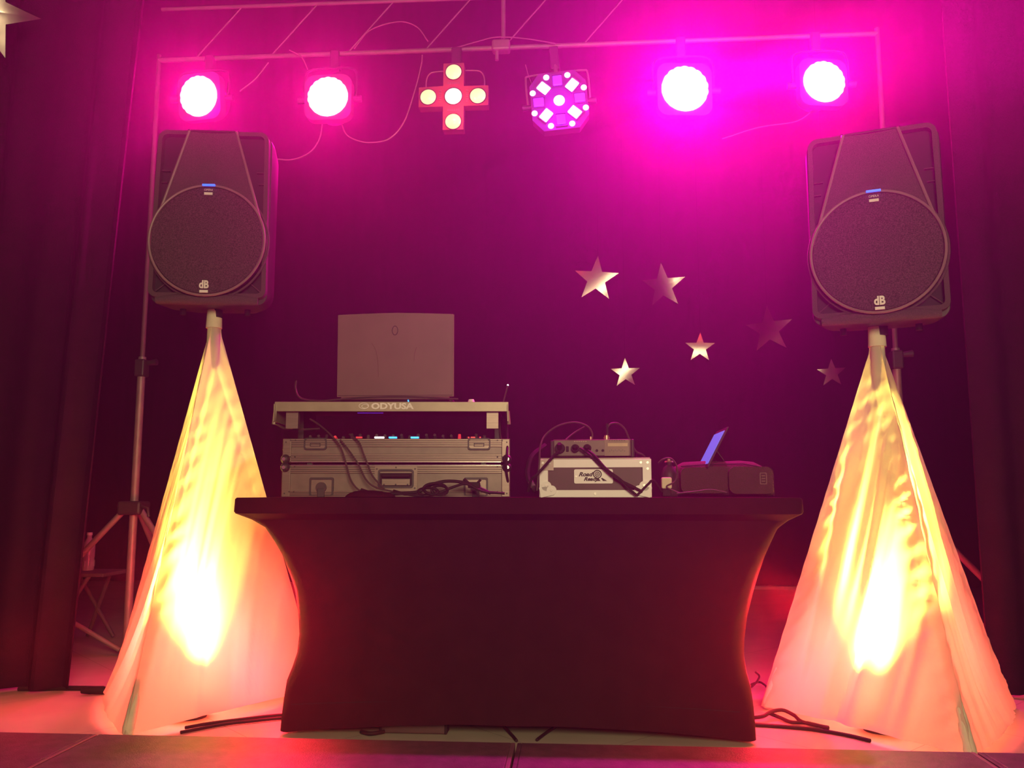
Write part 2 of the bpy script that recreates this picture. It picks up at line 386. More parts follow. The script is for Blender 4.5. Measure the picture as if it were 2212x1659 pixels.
# ------------------------------------------------------------------ scrim covered speaker stands
def scrim(apex, feet, label, seed, wr, skew=.5, r0=.022):
    """stretched three sided cloth cone; feet = front, other two, counter-clockwise from above"""
    t = thing('stand_scrim', label, 'scrim', (apex[0], apex[1], 0))
    o = Vector((apex[0], apex[1], 0)); A = Vector((0, 0, apex[2])); F = [Vector(f)-o for f in feet]
    bm = bmesh.new(); nz = 90; per = 64; rings = []
    for j in range(nz+1):
        u = j/nz; u2 = u
        ring = []
        for q in range(3):
            a, c = F[q], F[(q+1) % 3]
            pa, pc = A.lerp(a, u2), A.lerp(c, u2)
            ctr = A.lerp((F[0]+F[1]+F[2])/3, u2)
            d = (pc-pa); L = d.length; d = d.normalized(); nrm = Vector((0, 0, 1)).cross(d); 
            if nrm.dot(ctr-(pa+pc)/2) < 0: nrm = -nrm
            nrm.normalize()
            for i in range(per):
                s = i/per
                bow = L*(4*s*(1-s))*(.03-.10*u**5)
                rad = r0*(1.0+.5*u)
                out = rad*(1-(4*s*(1-s))*.55)
                p = pa.lerp(pc, s)
                # rounded corner: push away from the centre near the leg
                e = (p-ctr); e.z = 0
                e = e.normalized() if e.length > 1e-5 else Vector((math.cos((q+s)*2*PI/3), math.sin((q+s)*2*PI/3), 0))
                ca = max(0, 1-min(s, 1-s)*L/.05) if L > 1e-4 else 1
                p = p + nrm*bow + e*(out*(.35+.65*(1-4*s*(1-s))) - .012*ca)
                hemz = .012+(.018*(4*s*(1-s)))
                p.z = max(p.z, hemz) if j < nz else hemz
                if j >= nz-3: p.z = max(hemz, p.z)
                # wrinkles run down along the pull lines, fan out to the feet
                env = (4*s*(1-s))**.6*min(1, u*2.2)*(1-.6*u**5)
                sx = s*L
                ph = sx*46 + 5.5*u*(1 if s < .5 else -1)*(.4+s*2)
                w1 = noise.noise(Vector((sx*15+u*skew+seed, u*1.1, q*9.1+seed)))
                w2 = noise.noise(Vector((sx*42+u*skew*2.3+seed*2, u*2.0, q*5.3)))
                p = p - nrm*(w1*.022+w2*.010)*wr*env
                # short puckers beside the seams over the legs
                edge = math.exp(-((min(s, 1-s)*L-.035)/.035)**2)*min(1, u*1.5)
                p = p - nrm*edge*.0018*wr*math.sin((u*95+sx*60)+3*noise.noise(Vector((u*9, q, seed))))
                fp = a.lerp(c, s)-(F[0]+F[1]+F[2])/3; fp.z = 0; fp.normalize()
                cp = ctr+fp*(.028+.05*u); k_ = min(1, u/.07); k_ = k_*k_*(3-2*k_)
                p = cp.lerp(p, k_)
                rr_ = math.hypot(p.x, p.y)
                if rr_ < .024: p.x, p.y = fp.x*.024, fp.y*.024
                ring.append(bm.verts.new(p))
        rings.append(ring)
    n = 3*per
    for Ar, Br in zip(rings, rings[1:]):
        for i in range(n): bm.faces.new((Ar[i], Ar[(i+1) % n], Br[(i+1) % n], Br[i]))
    cl = obj('scrim_cloth', bm, M['scrim'], t, True)
    # collar sock round the pole
    bm = bmesh.new(); cyl(bm, A+Vector((0, 0, -.035)), A+Vector((0, 0, .035)), .030, .027, 24)
    obj('top_sleeve', bm, M['sock'], t, True)
    for f in F:     # elastic foot pocket
        d = (A-f).normalized(); e = Vector((f.x, f.y, 0)).normalized()
        p0 = f-e*.002; p0.z = .028
        bm = bmesh.new(); tube(bm, [p0+Vector((0, 0, -.018)), p0+Vector((0, 0, .0)), p0+d*.04, p0+d*.09, p0+d*.15], [.017, .020, .018, .015, .008], 14)
        obj('foot_pocket', bm, M['sock'], t, True)
    hem = rings and None
    return t
def tripod(base, feet, zt, label):
    t = thing('speaker_stand', label, 'stand', (base[0], base[1], 0))
    o = Vector((base[0], base[1], 0))
    obj('pole', cyl(bmesh.new(), (0, 0, .12), (0, 0, zt), .0175), M['dark'], t, True)
    obj('collar', cyl(bmesh.new(), (0, 0, .95), (0, 0, 1.05), .026), M['dark'], t, True)
    for f in feet:
        g = Vector(f)-o; g.z = .02; g = g*.93; g.z = .02
        obj('leg', cyl(bmesh.new(), (0, 0, .98), g, .011), M['dark'], t, True)
        obj('brace', cyl(bmesh.new(), (0, 0, .25), Vector((0, 0, .98)).lerp(g, .6), .007), M['dark'], t, True)
aL = at(463, 690, 3.12); aR = at(1894, 728, 3.01)
fL = [(-1.395, 2.70, .02), (-1.00, 3.34, .02), (-1.80, 3.36, .02)]
fR = [(1.125, 2.66, .02), (1.53, 3.28, .02), (.675, 3.20, .02)]
scrim(aL, fL, 'white stretch scrim glowing yellow, left of the black table', 1.3, .8)
scrim(aR, fR, 'wrinkled white stretch scrim glowing yellow, right of the black table', 8.1, 2.0, -2.6)
tripod(aL, fL, aL.z+.06, 'black tripod stand inside the left glowing scrim')
tripod(aR, fR, aR.z+.06, 'black tripod stand inside the right glowing scrim')
# uplights on the floor inside the scrims
def uplight(p, aim, label, hot, aim2):
    t = thing('floor_uplight', label, 'uplight', p)
    obj('body', cyl(bmesh.new(), (0, 0, 0), (0, 0, .06), .055, .06), M['dark'], t, True)
    obj('lens', cyl(bmesh.new(), (0, 0, .06), (0, 0, .064), .045, .045), mat('uplight_lens', (.9, .6, .4), .3, emis=(1, .35, .12), estr=6), t, True)
    q = Vector(p)+Vector((0, 0, .09))
    lamp('uplight_beam', 'SPOT', q, (1, .80, .15), hot*1.5, .03, aim=aim, spot=34, blend=.8)
    lamp('uplight_beam', 'SPOT', q, (1, .74, .13), hot*.7, .03, aim=aim2, spot=64, blend=1)
    lamp('uplight_wash', 'POINT', q+Vector((-.06*(1 if q.x < 0 else -1), .10, .16)), (1, .09, .08), 27, .08)
uplight((-1.315, 2.96, .0), (-1.34, 2.97, 1.0), 'small black floor uplight inside the left scrim', 520, (-1.42, 3.0, 1.2))
uplight((.980, 2.955, .0), (1.0, 2.95, 1.0), 'small black floor uplight inside the right scrim', 520, (1.06, 2.9, 1.2))
# red lamps added without fixtures, standing in for glow leaking through the scrims
lamp('added_red_fill', 'POINT', (-1.95, 3.0, .22), (1, .03, .04), 2.5, .1)
lamp('added_red_fill', 'POINT', (-1.75, 3.6, .4), (1, .015, .05), 9, .1)
lamp('added_red_fill', 'POINT', (-1.02, 3.0, .16), (1, .012, .05), 10, .06)
lamp('added_red_fill', 'SPOT', (-1.03, 2.99, .42), (1, .012, .03), 34, .05, aim=(-.86, 2.80, .36), spot=120, blend=1)
lamp('added_red_fill', 'SPOT', (.72, 2.97, .42), (1, .012, .03), 34, .05, aim=(.50, 2.80, .36), spot=120, blend=1)
lamp('added_red_fill', 'POINT', (.63, 3.0, .16), (1, .012, .05), 10, .06)
lamp('added_red_fill', 'POINT', (1.30, 3.62, .3), (1, .015, .05), 14, .1)

# ------------------------------------------------------------------ loudspeakers
def speaker(loc, rz, label, tilt=0):
    W, H, D = .425, .655, .35
    t = thing('loudspeaker', label, 'speaker', loc, rz, 'loudspeakers on the scrim covered stands')
    t.rotation_euler = (tilt, 0, rz)
    # moulded body tapering to the back
    bm = bmesh.new(); L = []
    for y, wf, hf, r in ((.028, .99, 1, .035), (.06, 1.02, 1.005, .05), (.16, .98, .99, .06), (.28, .74, .94, .06), (.35, .55, .84, .05)):
        L.append([bm.verts.new((x, y, z)) for x, z in rrect(W*wf, H*hf, r, 0, H/2, 6)])
    for A, Bq in zip(L, L[1:]):
        for i in range(len(A)): bm.faces.new((A[i], A[(i+1) % len(A)], Bq[(i+1) % len(A)], Bq[i]))
    bm.faces.new(L[0]); bm.faces.new(L[-1])
    obj('cabinet', bm, M['plastic_s'], t, True)
    # front frame, slightly narrower at the top
    def outl(ins, rr):
        pts = rrect(W-2*ins, H-.02-2*ins, rr, 0, H/2+.01, 6)
        return [(x*(1-.045*(z/H)), z+.012*(1-(x/(W/2))**2)*(1 if z > H/2 else 0)) for x, z in pts]
    obj('front_frame', ringprism(bmesh.new(), outl(0, .03), outl(.016, .018), -.004, .03), M['plastic'], t, True)
    obj('recess', prism(bmesh.new(), outl(.016, .018), .0265, .029), M['recess'], t)
    # chin
    bm = bmesh.new(); pts = []
    tube(bm, [(-W/2+.03, .012, .012), (-.1, .0, .012), (.1, .0, .012), (W/2-.03, .012, .012)], [.016, .020, .020, .016], 12)
    obj('bottom_lip', bm, M['plastic'], t, True)
    # horn panel
    bm = bmesh.new(); nu, nv_ = 32, 40; G = []
    zt, zb = H-.004, .27
    for j in range(nv_+1):
        tt = j/nv_; z = zt+(zb-zt)*tt; hw = .083+(.196-.083)*tt
        row = []
        for i in range(nu+1):
            x = (2*i/nu-1)*hw
            y = -.016+.034*math.exp(-((x/(.06+.09*tt))**2+((z-.545)/.10)**2)) + .004*math.exp(-((z-.46)/.02)**2)*math.exp(-(x/.05)**2)*-3
            row.append(bm.verts.new((x, y, z)))
        G.append(row)
    for j in range(nv_):
        for i in range(nu): bm.faces.new((G[j][i], G[j][i+1], G[j+1][i+1], G[j+1][i]))
    bk = []
    border = [G[0][i] for i in range(nu+1)]+[G[j][nu] for j in range(1, nv_+1)]+[G[nv_][i] for i in range(nu-1, -1, -1)]+[G[j][0] for j in range(nv_-1, 0, -1)]
    bk = [bm.verts.new((v.co.x, .0262, v.co.z)) for v in border]
    for i in range(len(border)): bm.faces.new((border[i], border[(i+1) % len(border)], bk[(i+1) % len(border)], bk[i]))
    obj('horn_flare', bm, M['plastic'], t, True)
    for s in (-1, 1):
        obj('horn_lip', tube(bmesh.new(), [(s*.086, -.017, zt), (s*.198, -.017, zb+.0)], .0055, 8), M['ring'], t, True)
        for zz in (.505, .46): obj('recess_rib', B((s*(.185-.008*(zz > .5)), .018, zz), (.034, .014, .003)), M['plastic'], t)
        obj('corner_rib', cyl(bmesh.new(), (s*.19, .016, .045), (s*.155, .016, .075), .002), M['plastic'], t)
        obj('ear', tube(bmesh.new(), [(s*.092, -.01, H+.002), (s*.082, -.014, H-.008)], .004, 8), M['plastic_s'], t, True)
        obj('rubber_foot', cyl(bmesh.new(), (s*.12, .12, -.022), (s*.12, .12, .004), .011), M['rubber'], t, True)
    obj('top_edge', tube(bmesh.new(), [(-.082, -.014, H-.002), (.082, -.014, H-.002)], .004, 8), M['plastic_s'], t, True)
    # woofer grille
    R, zc = .207, .228
    bm = lathe_y(bmesh.new(), [(0, -.044), (R*.5, -.041), (R*.85, -.036), (R*.965, -.032), (R*.965, .0258), (0, .0258)], 64); shift(bm, (0, 0, zc))
    g = obj('woofer_grille', bm, M['grille'], t, True)
    bm = tube(bmesh.new(), [(R*math.cos(2*PI*k/64), -.032, zc+R*math.sin(2*PI*k/64)) for k in range(64)], .0050, 8, True)
    obj('grille_ring', bm, M['ring'], t, True)
    bm = tube(bmesh.new(), [((R+.010)*math.cos(2*PI*k/64), -.004, zc+(R+.010)*math.sin(2*PI*k/64)) for k in range(20, 77)], .0045, 8)
    obj('surround', bm, M['plastic'], t, True)
    obj('status_light', B((0, -.040, zc+R-.001), (.046, .008, .007), .001), M['blue'], t, label='blue status light')
    text('badge_text', 'OPERA', .0105, M['white'], g, (0, -.0405, zc+R-.020), 1.0)
    obj('badge_bar', B((0, -.040, zc+R-.034), (.030, .004, .0095)), M['white'], g)
    text('logo', 'dB', .040, M['white'], g, (0, -.044, zc-R+.036), .80, bold=.0016)
    obj('logo_bar', B((0, -.041, zc-R+.012), (.030, .005, .0095)), M['white'], g)
    obj('pole_socket', cyl(bmesh.new(), (0, .13, -.03), (0, .13, .003), .024), M['rubber'], t, True)
    return t
sl = at(446, 657, 2.99)
speaker((sl.x, sl.y, sl.z+.005), math.radians(8), 'black loudspeaker on the left stand, under the first stage light')
sr = at(1902, 692, 2.88)
speaker((sr.x, sr.y, sr.z), math.radians(-19), 'black loudspeaker on the right stand, toed in to the table')

# ------------------------------------------------------------------ truss and its stands
ZL, ZU, YT = 2.958, 3.237, 4.0
t = thing('lighting_truss', 'pale two pipe lighting truss holding the stage lights overhead', 'truss', (-.31, YT, ZL))
obj('lower_pipe', cyl(bmesh.new(), (-1.79, 0, 0), (1.79, 0, 0), .012), M['galv'], t, True)
obj('upper_pipe', cyl(bmesh.new(), (-1.79, 0, ZU-ZL), (1.79, 0, ZU-ZL-.02), .0095), M['galv'], t, True)
for k in range(6):
    x = -1.36+k*.395
    obj('brace', cyl(bmesh.new(), (x, 0, ZU-ZL), (x-.24, 0, 0), .0035), M['galv'], t, True)
obj('centre_strut', cyl(bmesh.new(), (-.02, 0, 0), (-.02, 0, ZU-ZL), .011), M['galv'], t, True)
obj('centre_joint', B((-.03, -.01, 0), (.09, .06, .055), .01), M['galv'], t)
obj('joint_bolt', cyl(bmesh.new(), (-.05, -.02, -.02), (-.05, -.02, -.075), .009), M['galv'], t, True)
M['dimmed_grey'] = mat('dimmed_grey_pole', (.16, .09, .11), .6, .1)  # pipe grey darkened, weak light on these parts put into the colour
def light_stand(x, label):
    t = thing('lighting_stand', label, 'lighting stand', (x, YT, 0), 0, 'tall tripod stands carrying the lighting truss')
    obj('pole', cyl(bmesh.new(), (0, 0, 1.3), (0, 0, ZL+.03), .0115), M['dimmed_grey'], t, True)
    obj('lower_pole', cyl(bmesh.new(), (0, 0, .03), (0, 0, 1.42), .0185), M['galv'], t, True)
    obj('pole_clamp', B((0, 0, 1.365), (.05, .06, .085), .008), M['dark'], t)
    obj('clamp_knob', cyl(bmesh.new(), (.03, 0, 1.39), (.075, 0, 1.395), .012, .016), M['dark'], t, True)
    obj('leg_collar', B((0, 0, .69), (.115, .11, .065), .012), M['dark'], t)
    obj('crank_handle', tube(bmesh.new(), [(.06, -.05, .70), (.10, -.06, .69), (.105, -.06, .65)], .007, 8), M['dark'], t, True)
    for a in (PI-.0, .0 if x > 0 else -.35, PI/2):
        d = Vector((math.cos(a), math.sin(a), 0)); L = .50
        if a == PI: d = Vector((-.98, -.08, 0))
        el = d*L*.86; el.z = .265
        obj('leg', tube(bmesh.new(), [d*.05+Vector((0, 0, .675)), el], .0145, 10), M['galv'], t, True)
        obj('lower_brace', tube(bmesh.new(), [el+Vector((0, 0, -.015)), d*.03+Vector((0, 0, .03))], .012, 10), M['galv'], t, True)
        ft = d*(L+.12); ft.z = .012
        obj('foot_tube', tube(bmesh.new(), [el, ft], .0125, 10), M['galv'], t, True)
    return t
light_stand(-2.10, 'tall grey tripod lighting stand behind the left loudspeaker')
light_stand(1.48, 'tall grey tripod lighting stand behind the right loudspeaker')

# ------------------------------------------------------------------ fixtures
def hang(t, z0, w_, drop, front=.10):
    """yoke and clamp: fixture centre is the origin, pipe above at +drop and behind"""
    s = w_/2+.012
    obj('yoke', tube(bmesh.new(), spline([(-s, .02, 0), (-s, .03, drop*.45), (-s*.75, .05, drop*.62), (0, .06, drop*.66), (s*.75, .05, drop*.62), (s, .03, drop*.45), (s, .02, 0)], 5), .006, 8), M['dark'], t, True)
    obj('clamp', B((0, front-.005, drop*.86), (.045, .05, drop*.34), .006), M['dark'], t)
    for q in (-1, 1): obj('pivot_knob', cyl(bmesh.new(), (q*s*.93, .02, 0), (q*(s+.03), .02, 0), .014, .017), M['dark'], t, True)
def par(px, py, label, turn=(0, 0), size=1.0):
    c = at(px, py, 3.9)
    t = thing('par_light', label, 'stage light', c, 0, 'round magenta par lights on the truss')
    hd = bpy.data.objects.new('lamp_head', None); COL.objects.link(hd); hd.parent = t; hd.rotation_euler = (turn[1], 0, turn[0])
    S = .232*size; R = .100*size
    obj('bezel', ringprism(bmesh.new(), rrect(S, S, .05, 0, 0, 9), circ(R*.99, 40), -.012, .035), M['par_body'], hd, True)
    obj('housing', lathe_y(bmesh.new(), [(0, .16), (.06, .158), (.085, .13), (.105*size, .036), (.0, .036)], 32), M['par_body'], hd, True)
    n = 144; pts = [((R*(.955+.04*abs(math.sin(9*2*PI*k/n))))*math.cos(2*PI*k/n), (R*(.955+.04*abs(math.sin(9*2*PI*k/n))))*math.sin(2*PI*k/n)) for k in range(n)]
    obj('led_lens', prism(bmesh.new(), pts, -.022, .02), M['par_lens'], hd, label='glaring white-pink lens')
    hang(t, 0, S, ZL-c.z)
    return t
# the bezel ring needs equal counts: rrect seg 9 gives 40 points
par(433, 210, 'glaring par light at the left end of the truss', (math.radians(-9), math.radians(8)))
par(710, 212, 'glaring par light second from the left, square pink housing')
par(1478, 195, 'brightest par light, right of the violet cluster light', (math.radians(6), 0), 1.12)
par(1777, 180, 'glaring par light at the right end of the truss', (math.radians(9), 0))

c = at(980, 210, 3.88)
t = thing('cross_effect_light', 'cross-shaped effect light with five round warm yellow lenses', 'stage light', c)
a_, b_ = .05, .168
poly = [(-a_, b_), (-a_, a_+.004), (-b_, a_), (-b_, -a_), (-a_, -a_), (-a_, -b_), (a_, -b_), (a_, -a_), (b_, -a_), (b_, a_), (a_, a_), (a_, b_)]
obj('housing', prism(bmesh.new(), poly, -.01, .045), M['cross_body'], t)
for i, (x, z) in enumerate(((0, 0), (0, .123), (0, -.127), (-.122, 0), (.118, -.002))):
    R = .041 if i == 0 else .038
    obj('lens', shift(lathe_y(bmesh.new(), [(0, -.03), (R*.5, -.027), (R*.85, -.019), (R, -.0105)], 32), (x, 0, z)), M['cross_lens_hot' if i == 0 else 'cross_lens'], t, True)
    obj('lens_ring', tube(bmesh.new(), [(x+(R+.002)*math.cos(q*PI/16), -.011, z+(R+.002)*math.sin(q*PI/16)) for q in range(32)], .0025, 6, True), M['dark'], t, True)
for x, z, w_, h_ in ((-.064, 0, .012, .066), (.066, 0, .012, .066), (0, .066, .062, .010), (0, -.070, .062, .012)):
    for q in range(6):
        if h_ > w_: obj('vent_slot', B((x, -.0115, z-h_/2+h_*(q+.5)/6), (w_, .003, h_/9)), M['ring'], t)
        else: obj('vent_slot', B((x-w_/2+w_*(q+.5)/6, -.0115, z), (w_/9, .003, h_)), M['ring'], t)
obj('yoke', tube(bmesh.new(), spline([(-.143, .05, .045), (-.143, .05, .11), (-.13, .05, .145), (-.10, .05, .158), (0, .05, .160), (.10, .05, .158), (.13, .05, .145), (.143, .05, .11), (.143, .05, .045)], 5), .0035, 8), M['galv'], t, True)
obj('clamp', B((0, .10, .25), (.05, .05, .10), .006), M['dark'], t)
obj('clamp_stem', cyl(bmesh.new(), (0, .075, .155), (0, .10, .22), .012), M['galv'], t, True)

c = at(1208, 219, 3.88)
t = thing('cluster_effect_light', 'eight-sided violet effect light with square and round white lamps', 'stage light', c)
t.rotation_euler = (0, math.radians(-5), 0)
k1, k2 = .135, .085
obj('housing', prism(bmesh.new(), [(k1, k2), (k2, k1+.01), (-k2, k1+.01), (-k1, k2), (-k1, -k2), (-k2, -k1-.01), (k2, -k1-.01), (k1, -k2)], -.01, .05), M['cluster_body'], t)
bright = {1, 3, 5, 7}
for i in range(8):
    a = i*PI/4; rr = .098 if i % 2 == 0 else .096
    m_ = M['cluster_hot'] if i in bright else M['cluster_dim']
    rot_ = Matrix.Rotation(-a, 4, 'Y')
    bm = box(bmesh.new(), (0, 0, 0), (.056 if i % 2 else .05, .012, .044), .004); shift(bm, None, Matrix.Translation((rr*math.cos(a), -.014, rr*math.sin(a))) @ rot_)
    obj('square_lamp', bm, m_, t)
    bm = ringprism(bmesh.new(), rrect(.068, .056, .004), rrect(.06, .048, .004), -.018, -.008); shift(bm, None, Matrix.Translation((rr*math.cos(a), 0, rr*math.sin(a))) @ rot_)
    obj('lamp_shroud', bm, M['cluster_body'], t)
    a2 = a+PI/8
    obj('round_lamp', shift(lathe_y(bmesh.new(), [(0, -.022), (.010, -.018), (.0145, -.0105)], 20), (.132*math.cos(a2), 0, .132*math.sin(a2))), M['cluster_hot'], t, True)
obj('centre_lamp', lathe_y(bmesh.new(), [(0, -.035), (.016, -.03), (.027, -.0105)], 24), M['cluster_hot'], t, True)
obj('yoke', tube(bmesh.new(), spline([(-.15, .04, 0), (-.15, .04, .14), (-.13, .05, .168), (0, .06, .175), (.13, .05, .168), (.15, .04, .14), (.15, .04, 0)], 5), .005, 8), M['galv'], t, True)
for q in (-1, 1): obj('pivot_knob', cyl(bmesh.new(), (q*.136, .03, 0), (q*.178, .03, 0), .012, .016), M['dark'], t, True)
obj('clamp', B((0, .11, .27), (.045, .05, .12), .006), M['dark'], t)
obj('clamp_stem', cyl(bmesh.new(), (0, .06, .17), (0, .10, .24), .010), M['galv'], t, True)

# cables on the truss
def tc(lst, Y, r=.0035): return [at(x, y, Y) for x, y in lst]
g_ = 'thin cables between the stage lights'
cable(tc([(585, 342), (630, 345), (668, 330), (690, 300), (697, 262)], 3.97), .0035, 'thin cable sagging from the left loudspeaker to the second par light', M['galv'], group=g_)
cable(tc([(738, 268), (748, 290), (770, 303), (800, 308), (840, 300), (872, 265), (895, 200), (910, 140), (912, 119)], 3.97), .0035, 'thin cable sagging between second par light and cross light', M['galv'], group=g_)
cable(tc([(765, 105), (800, 65), (860, 47), (900, 58), (925, 90)], 3.97), .003, 'thin cable arching above the truss left of the cross light', M['galv'], group=g_)
cable(tc([(985, 103), (1030, 90), (1075, 80), (1140, 84), (1200, 94)], 3.96), .003, 'thin cable arching over the truss between cross and violet light', M['galv'], group=g_)
cable(tc([(625, 108), (650, 122), (665, 150)], 3.96), .003, 'short cable dropping from the truss to the second par light', M['galv'], group=g_)
cable(tc([(580, 135), (552, 170), (518, 197)], 3.98), .003, 'straight thin cable slanting down beside the first par light', M['galv'], group=g_)
cable(tc([(1560, 300), (1640, 275), (1720, 262), (1760, 235)], 3.97), .0025, 'faint thin cable below the two right par lights', M['galv'], group=g_)
cable(tc([(1135, 140), (1142, 165), (1150, 185)], 3.97), .0025, 'short loose cable end at the violet light', M['galv'], group=g_)

# ------------------------------------------------------------------ foil stars
def star(px, py, R, rot_deg, Y, label, bend=.25, dirn=0, tiltx=0, tilty=0, group='silver foil stars hanging in front of the backdrop'):
    c = at(px, py, Y) if not isinstance(px, Vector) else px
    bm = bmesh.new(); fr, bkk = [], []
    N = 6
    def P(x, z):
        d = x*math.cos(dirn)+z*math.sin(dirn)
        return Vector((x, -bend*d*d/R, z))
    outline = []
    for k in range(10):
        r0_, r1_ = (R, R*.40) if k % 2 == 0 else (R*.40, R)
        a0, a1 = PI/2+k*PI/5, PI/2+(k+1)*PI/5
        p0 = Vector((r0_*math.cos(a0), r0_*math.sin(a0))); p1 = Vector((r1_*math.cos(a1), r1_*math.sin(a1)))
        for q in range(N): outline.append(p0.lerp(p1, q/N))
    rg = []
    for s in (1, .8, .6, .4, .2):
        rg.append([bm.verts.new(P(p.x*s, p.y*s)) for p in outline])
    cc = bm.verts.new(P(0, 0)); n = len(outline)
    for A, Bq in zip(rg, rg[1:]):
        for i in range(n): bm.faces.new((A[i], A[(i+1) % n], Bq[(i+1) % n], Bq[i]))
    for i in range(n): bm.faces.new((rg[-1][i], rg[-1][(i+1) % n], cc))
    ex = bmesh.ops.solidify(bm, geom=bm.faces[:], thickness=.0012)
    o = obj('foil_star', bm, M['foil'], None, True)
    # mirror direction between camera and hall light, plus a small own tilt
    nrm = ((CAM-c).normalized()+(HALL-c).normalized()).normalized()
    q = nrm.to_track_quat('-Y', 'Z').to_matrix().to_4x4()
    o.matrix_world = Matrix.Translation(c) @ q @ Matrix.Rotation(math.radians(tiltx), 4, 'X') @ Matrix.Rotation(math.radians(tilty), 4, 'Z') @ Matrix.Rotation(math.radians(rot_deg), 4, 'Y')
    tag(o, label, 'star', group)
    top = o.matrix_world @ Vector((0, 0, R))
    th = obj('hanging_thread', cyl(bmesh.new(), (0, 0, 0), (0, 0, 6.0-top.z-.02), .0006, None, 5), M['rubber']); th.location = top
    th.parent = o; th.matrix_parent_inverse = o.matrix_world.inverted()
    return o
star(1288, 603, .155, 4, 5.6, 'silver foil star, upper left of the hanging group, white lower right half', .14, -PI/4, 5, 5)
star(1432, 618, .155, -4, 5.6, 'large silver foil star second from left in the upper row, bright right tip', .2, .17, 0, 14)
star(1661, 712, .16, -4, 5.6, 'large dim silver foil star nearest the right loudspeaker stand', .2, -.6, 8, 12)
star(1512, 751, .10, 2, 5.6, 'small bright silver foil star in the middle of the group', .14, PI/2, 5, 0)
star(1351, 806, .10, -1, 5.6, 'small bright silver foil star, lowest and farthest left', .12, PI*.75, -2, -2)
star(1797, 806, .095, 0, 5.6, 'small dark silver foil star beside the right scrim', .2, PI, 0, -17)
star(at(-25, 22, 3.0), 0, .178, 14, 3.0, 'large silver foil star cut off at the upper left corner', .3, .5, 4, 6, None)

# ------------------------------------------------------------------ silver case with sliding shelf
cf = at(610, 1072, 2.86); cr = at(1097, 1072, 2.93)
W = .775; ctr = Vector(((cf.x+cr.x)/2, 2.90, .7455))
case = thing('mixer_case', 'grey aluminium-edged mixer flight case on the left of the table', 'flight case', ctr, math.radians(4.5))
D = .46
def case_part(name, z0, z1, hinge_top):
    h = z1-z0; zc_ = (z0+z1)/2
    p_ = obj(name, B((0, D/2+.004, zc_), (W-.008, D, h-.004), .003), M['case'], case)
    # rails with grooves
    rz = [(z1-.014, .028), (z0+.014, .028)] if h < .09 else [(z1-.014, .028), (z0+.010, .02)]
    for zz, hh in rz:
        rl = obj('edge_rail', B((0, .002, zz), (W-.05, .006, hh), .0015), M['case_rail'], p_)
        for q in range(3): obj('groove', B((0, -.0012, zz-hh/2+hh*(q+1)/4), (W-.05, .001, .0018)), M['recess'], rl)
    for s in (-1, 1):
        obj('end_rail', B((s*(W/2-.014), .001, zc_), (.028, .008, h), .002), M['case_rail'], p_)
        obj('side_rail', B((s*(W/2-.002), D/2, zc_), (.006, D, h), .001), M['case_rail'], p_)
        for zz in (z0+.012, z1-.012):
            for xx in (.010, .026, .042): obj('rivet', cyl(bmesh.new(), (s*(W/2-xx), -.0045, zz+(.006 if xx > .02 else 0)), (s*(W/2-xx), -.001, zz+(.006 if xx > .02 else 0)), .0026, None, 8), M['dark'], p_)
    return p_
low = case_part('lower_shell', 0, .108, True)
top = case_part('upper_shell', .118, .198, False)
for s in (-1, 1):
    for z_, p_ in ((.100, low), (.128, top)):
        bm = bmesh.new(); bmesh.ops.create_uvsphere(bm, u_segments=16, v_segments=12, radius=.0165, matrix=Matrix.Translation((s*(W/2-.010), -.001, z_)))
        obj('ball_corner', bm, M['dark'], p_, True)
        obj('corner_stud', cyl(bmesh.new(), (s*(W/2-.008), -.020, z_), (s*(W/2-.008), -.015, z_), .006), M['chrome'], p_, True)
    obj('hinge_gap_post', B((s*(W/2-.09), .02, .113), (.018, .02, .014)), M['dark'], low)
    # recessed latches on the upper shell, hasp below
    x = s*(W/2-.11) + (.005 if s > 0 else 0)
    lt = obj('latch', ringprism(bmesh.new(), rrect(.078, .04, .009, x, .180), rrect(.068, .031, .007, x, .1805), -.005, .003), M['dark'], top)
    obj('latch_plate', B((x, .0005, .180), (.068, .004, .031)), M['case_rail'], lt)
    obj('latch_key', ringprism(bmesh.new(), rrect(.036, .014, .002, x, .178), rrect(.030, .009, .001, x, .1765), -.005, -.0015), M['dark'], lt)
    if s < 0 or True:
        x = s*(W/2-.115)+(.02 if s < 0 else .0)
        hs = obj('lower_latch', ringprism(bmesh.new(), rrect(.082, .062, .006, x, .035), rrect(.070, .052, .004, x, .033), -.006, .003), M['dark'], low)
        obj('latch_plate', B((x, .0005, .034), (.070, .004, .054)), M['case_rail'], hs)
        bm = bmesh.new(); cyl(bm, (x, -.012, .032), (x, -.002, .032), .018, None, 20); box(bm, (x, -.009, .014), (.024, .008, .03), .002)
        obj('twist_lock', bm, M['dark'], hs)
# sprung handle
hd_ = obj('handle', ringprism(bmesh.new(), rrect(.145, .085, .008, .0, .062), rrect(.118, .060, .010, .0, .062), -.004, .003), M['case_rail'], low)
obj('handle_dish', prism(bmesh.new(), rrect(.118, .060, .010, 0, .062), .0005, .002), M['recess'], hd_)
obj('handle_rim', ringprism(bmesh.new(), rrect(.122, .064, .010, .0, .062), rrect(.110, .052, .008, .0, .062), -.008, -.003), M['dark'], hd_)
obj('handle_grip', B((0, -.009, .072), (.098, .012, .012), .004), M['rubber'], hd_)
obj('handle_plate', B((0, -.002, .050), (.096, .003, .022), .001), M['case_rail'], hd_)
for x, z in ((-.065, .095), (0, .1), (.065, .095), (-.065, .03), (.065, .03), (-.04, .042), (0, .042), (.04, .042)):
    obj('screw', cyl(bmesh.new(), (x, -.007, z), (x, -.0035, z), .0028, None, 8), M['dark'], hd_)
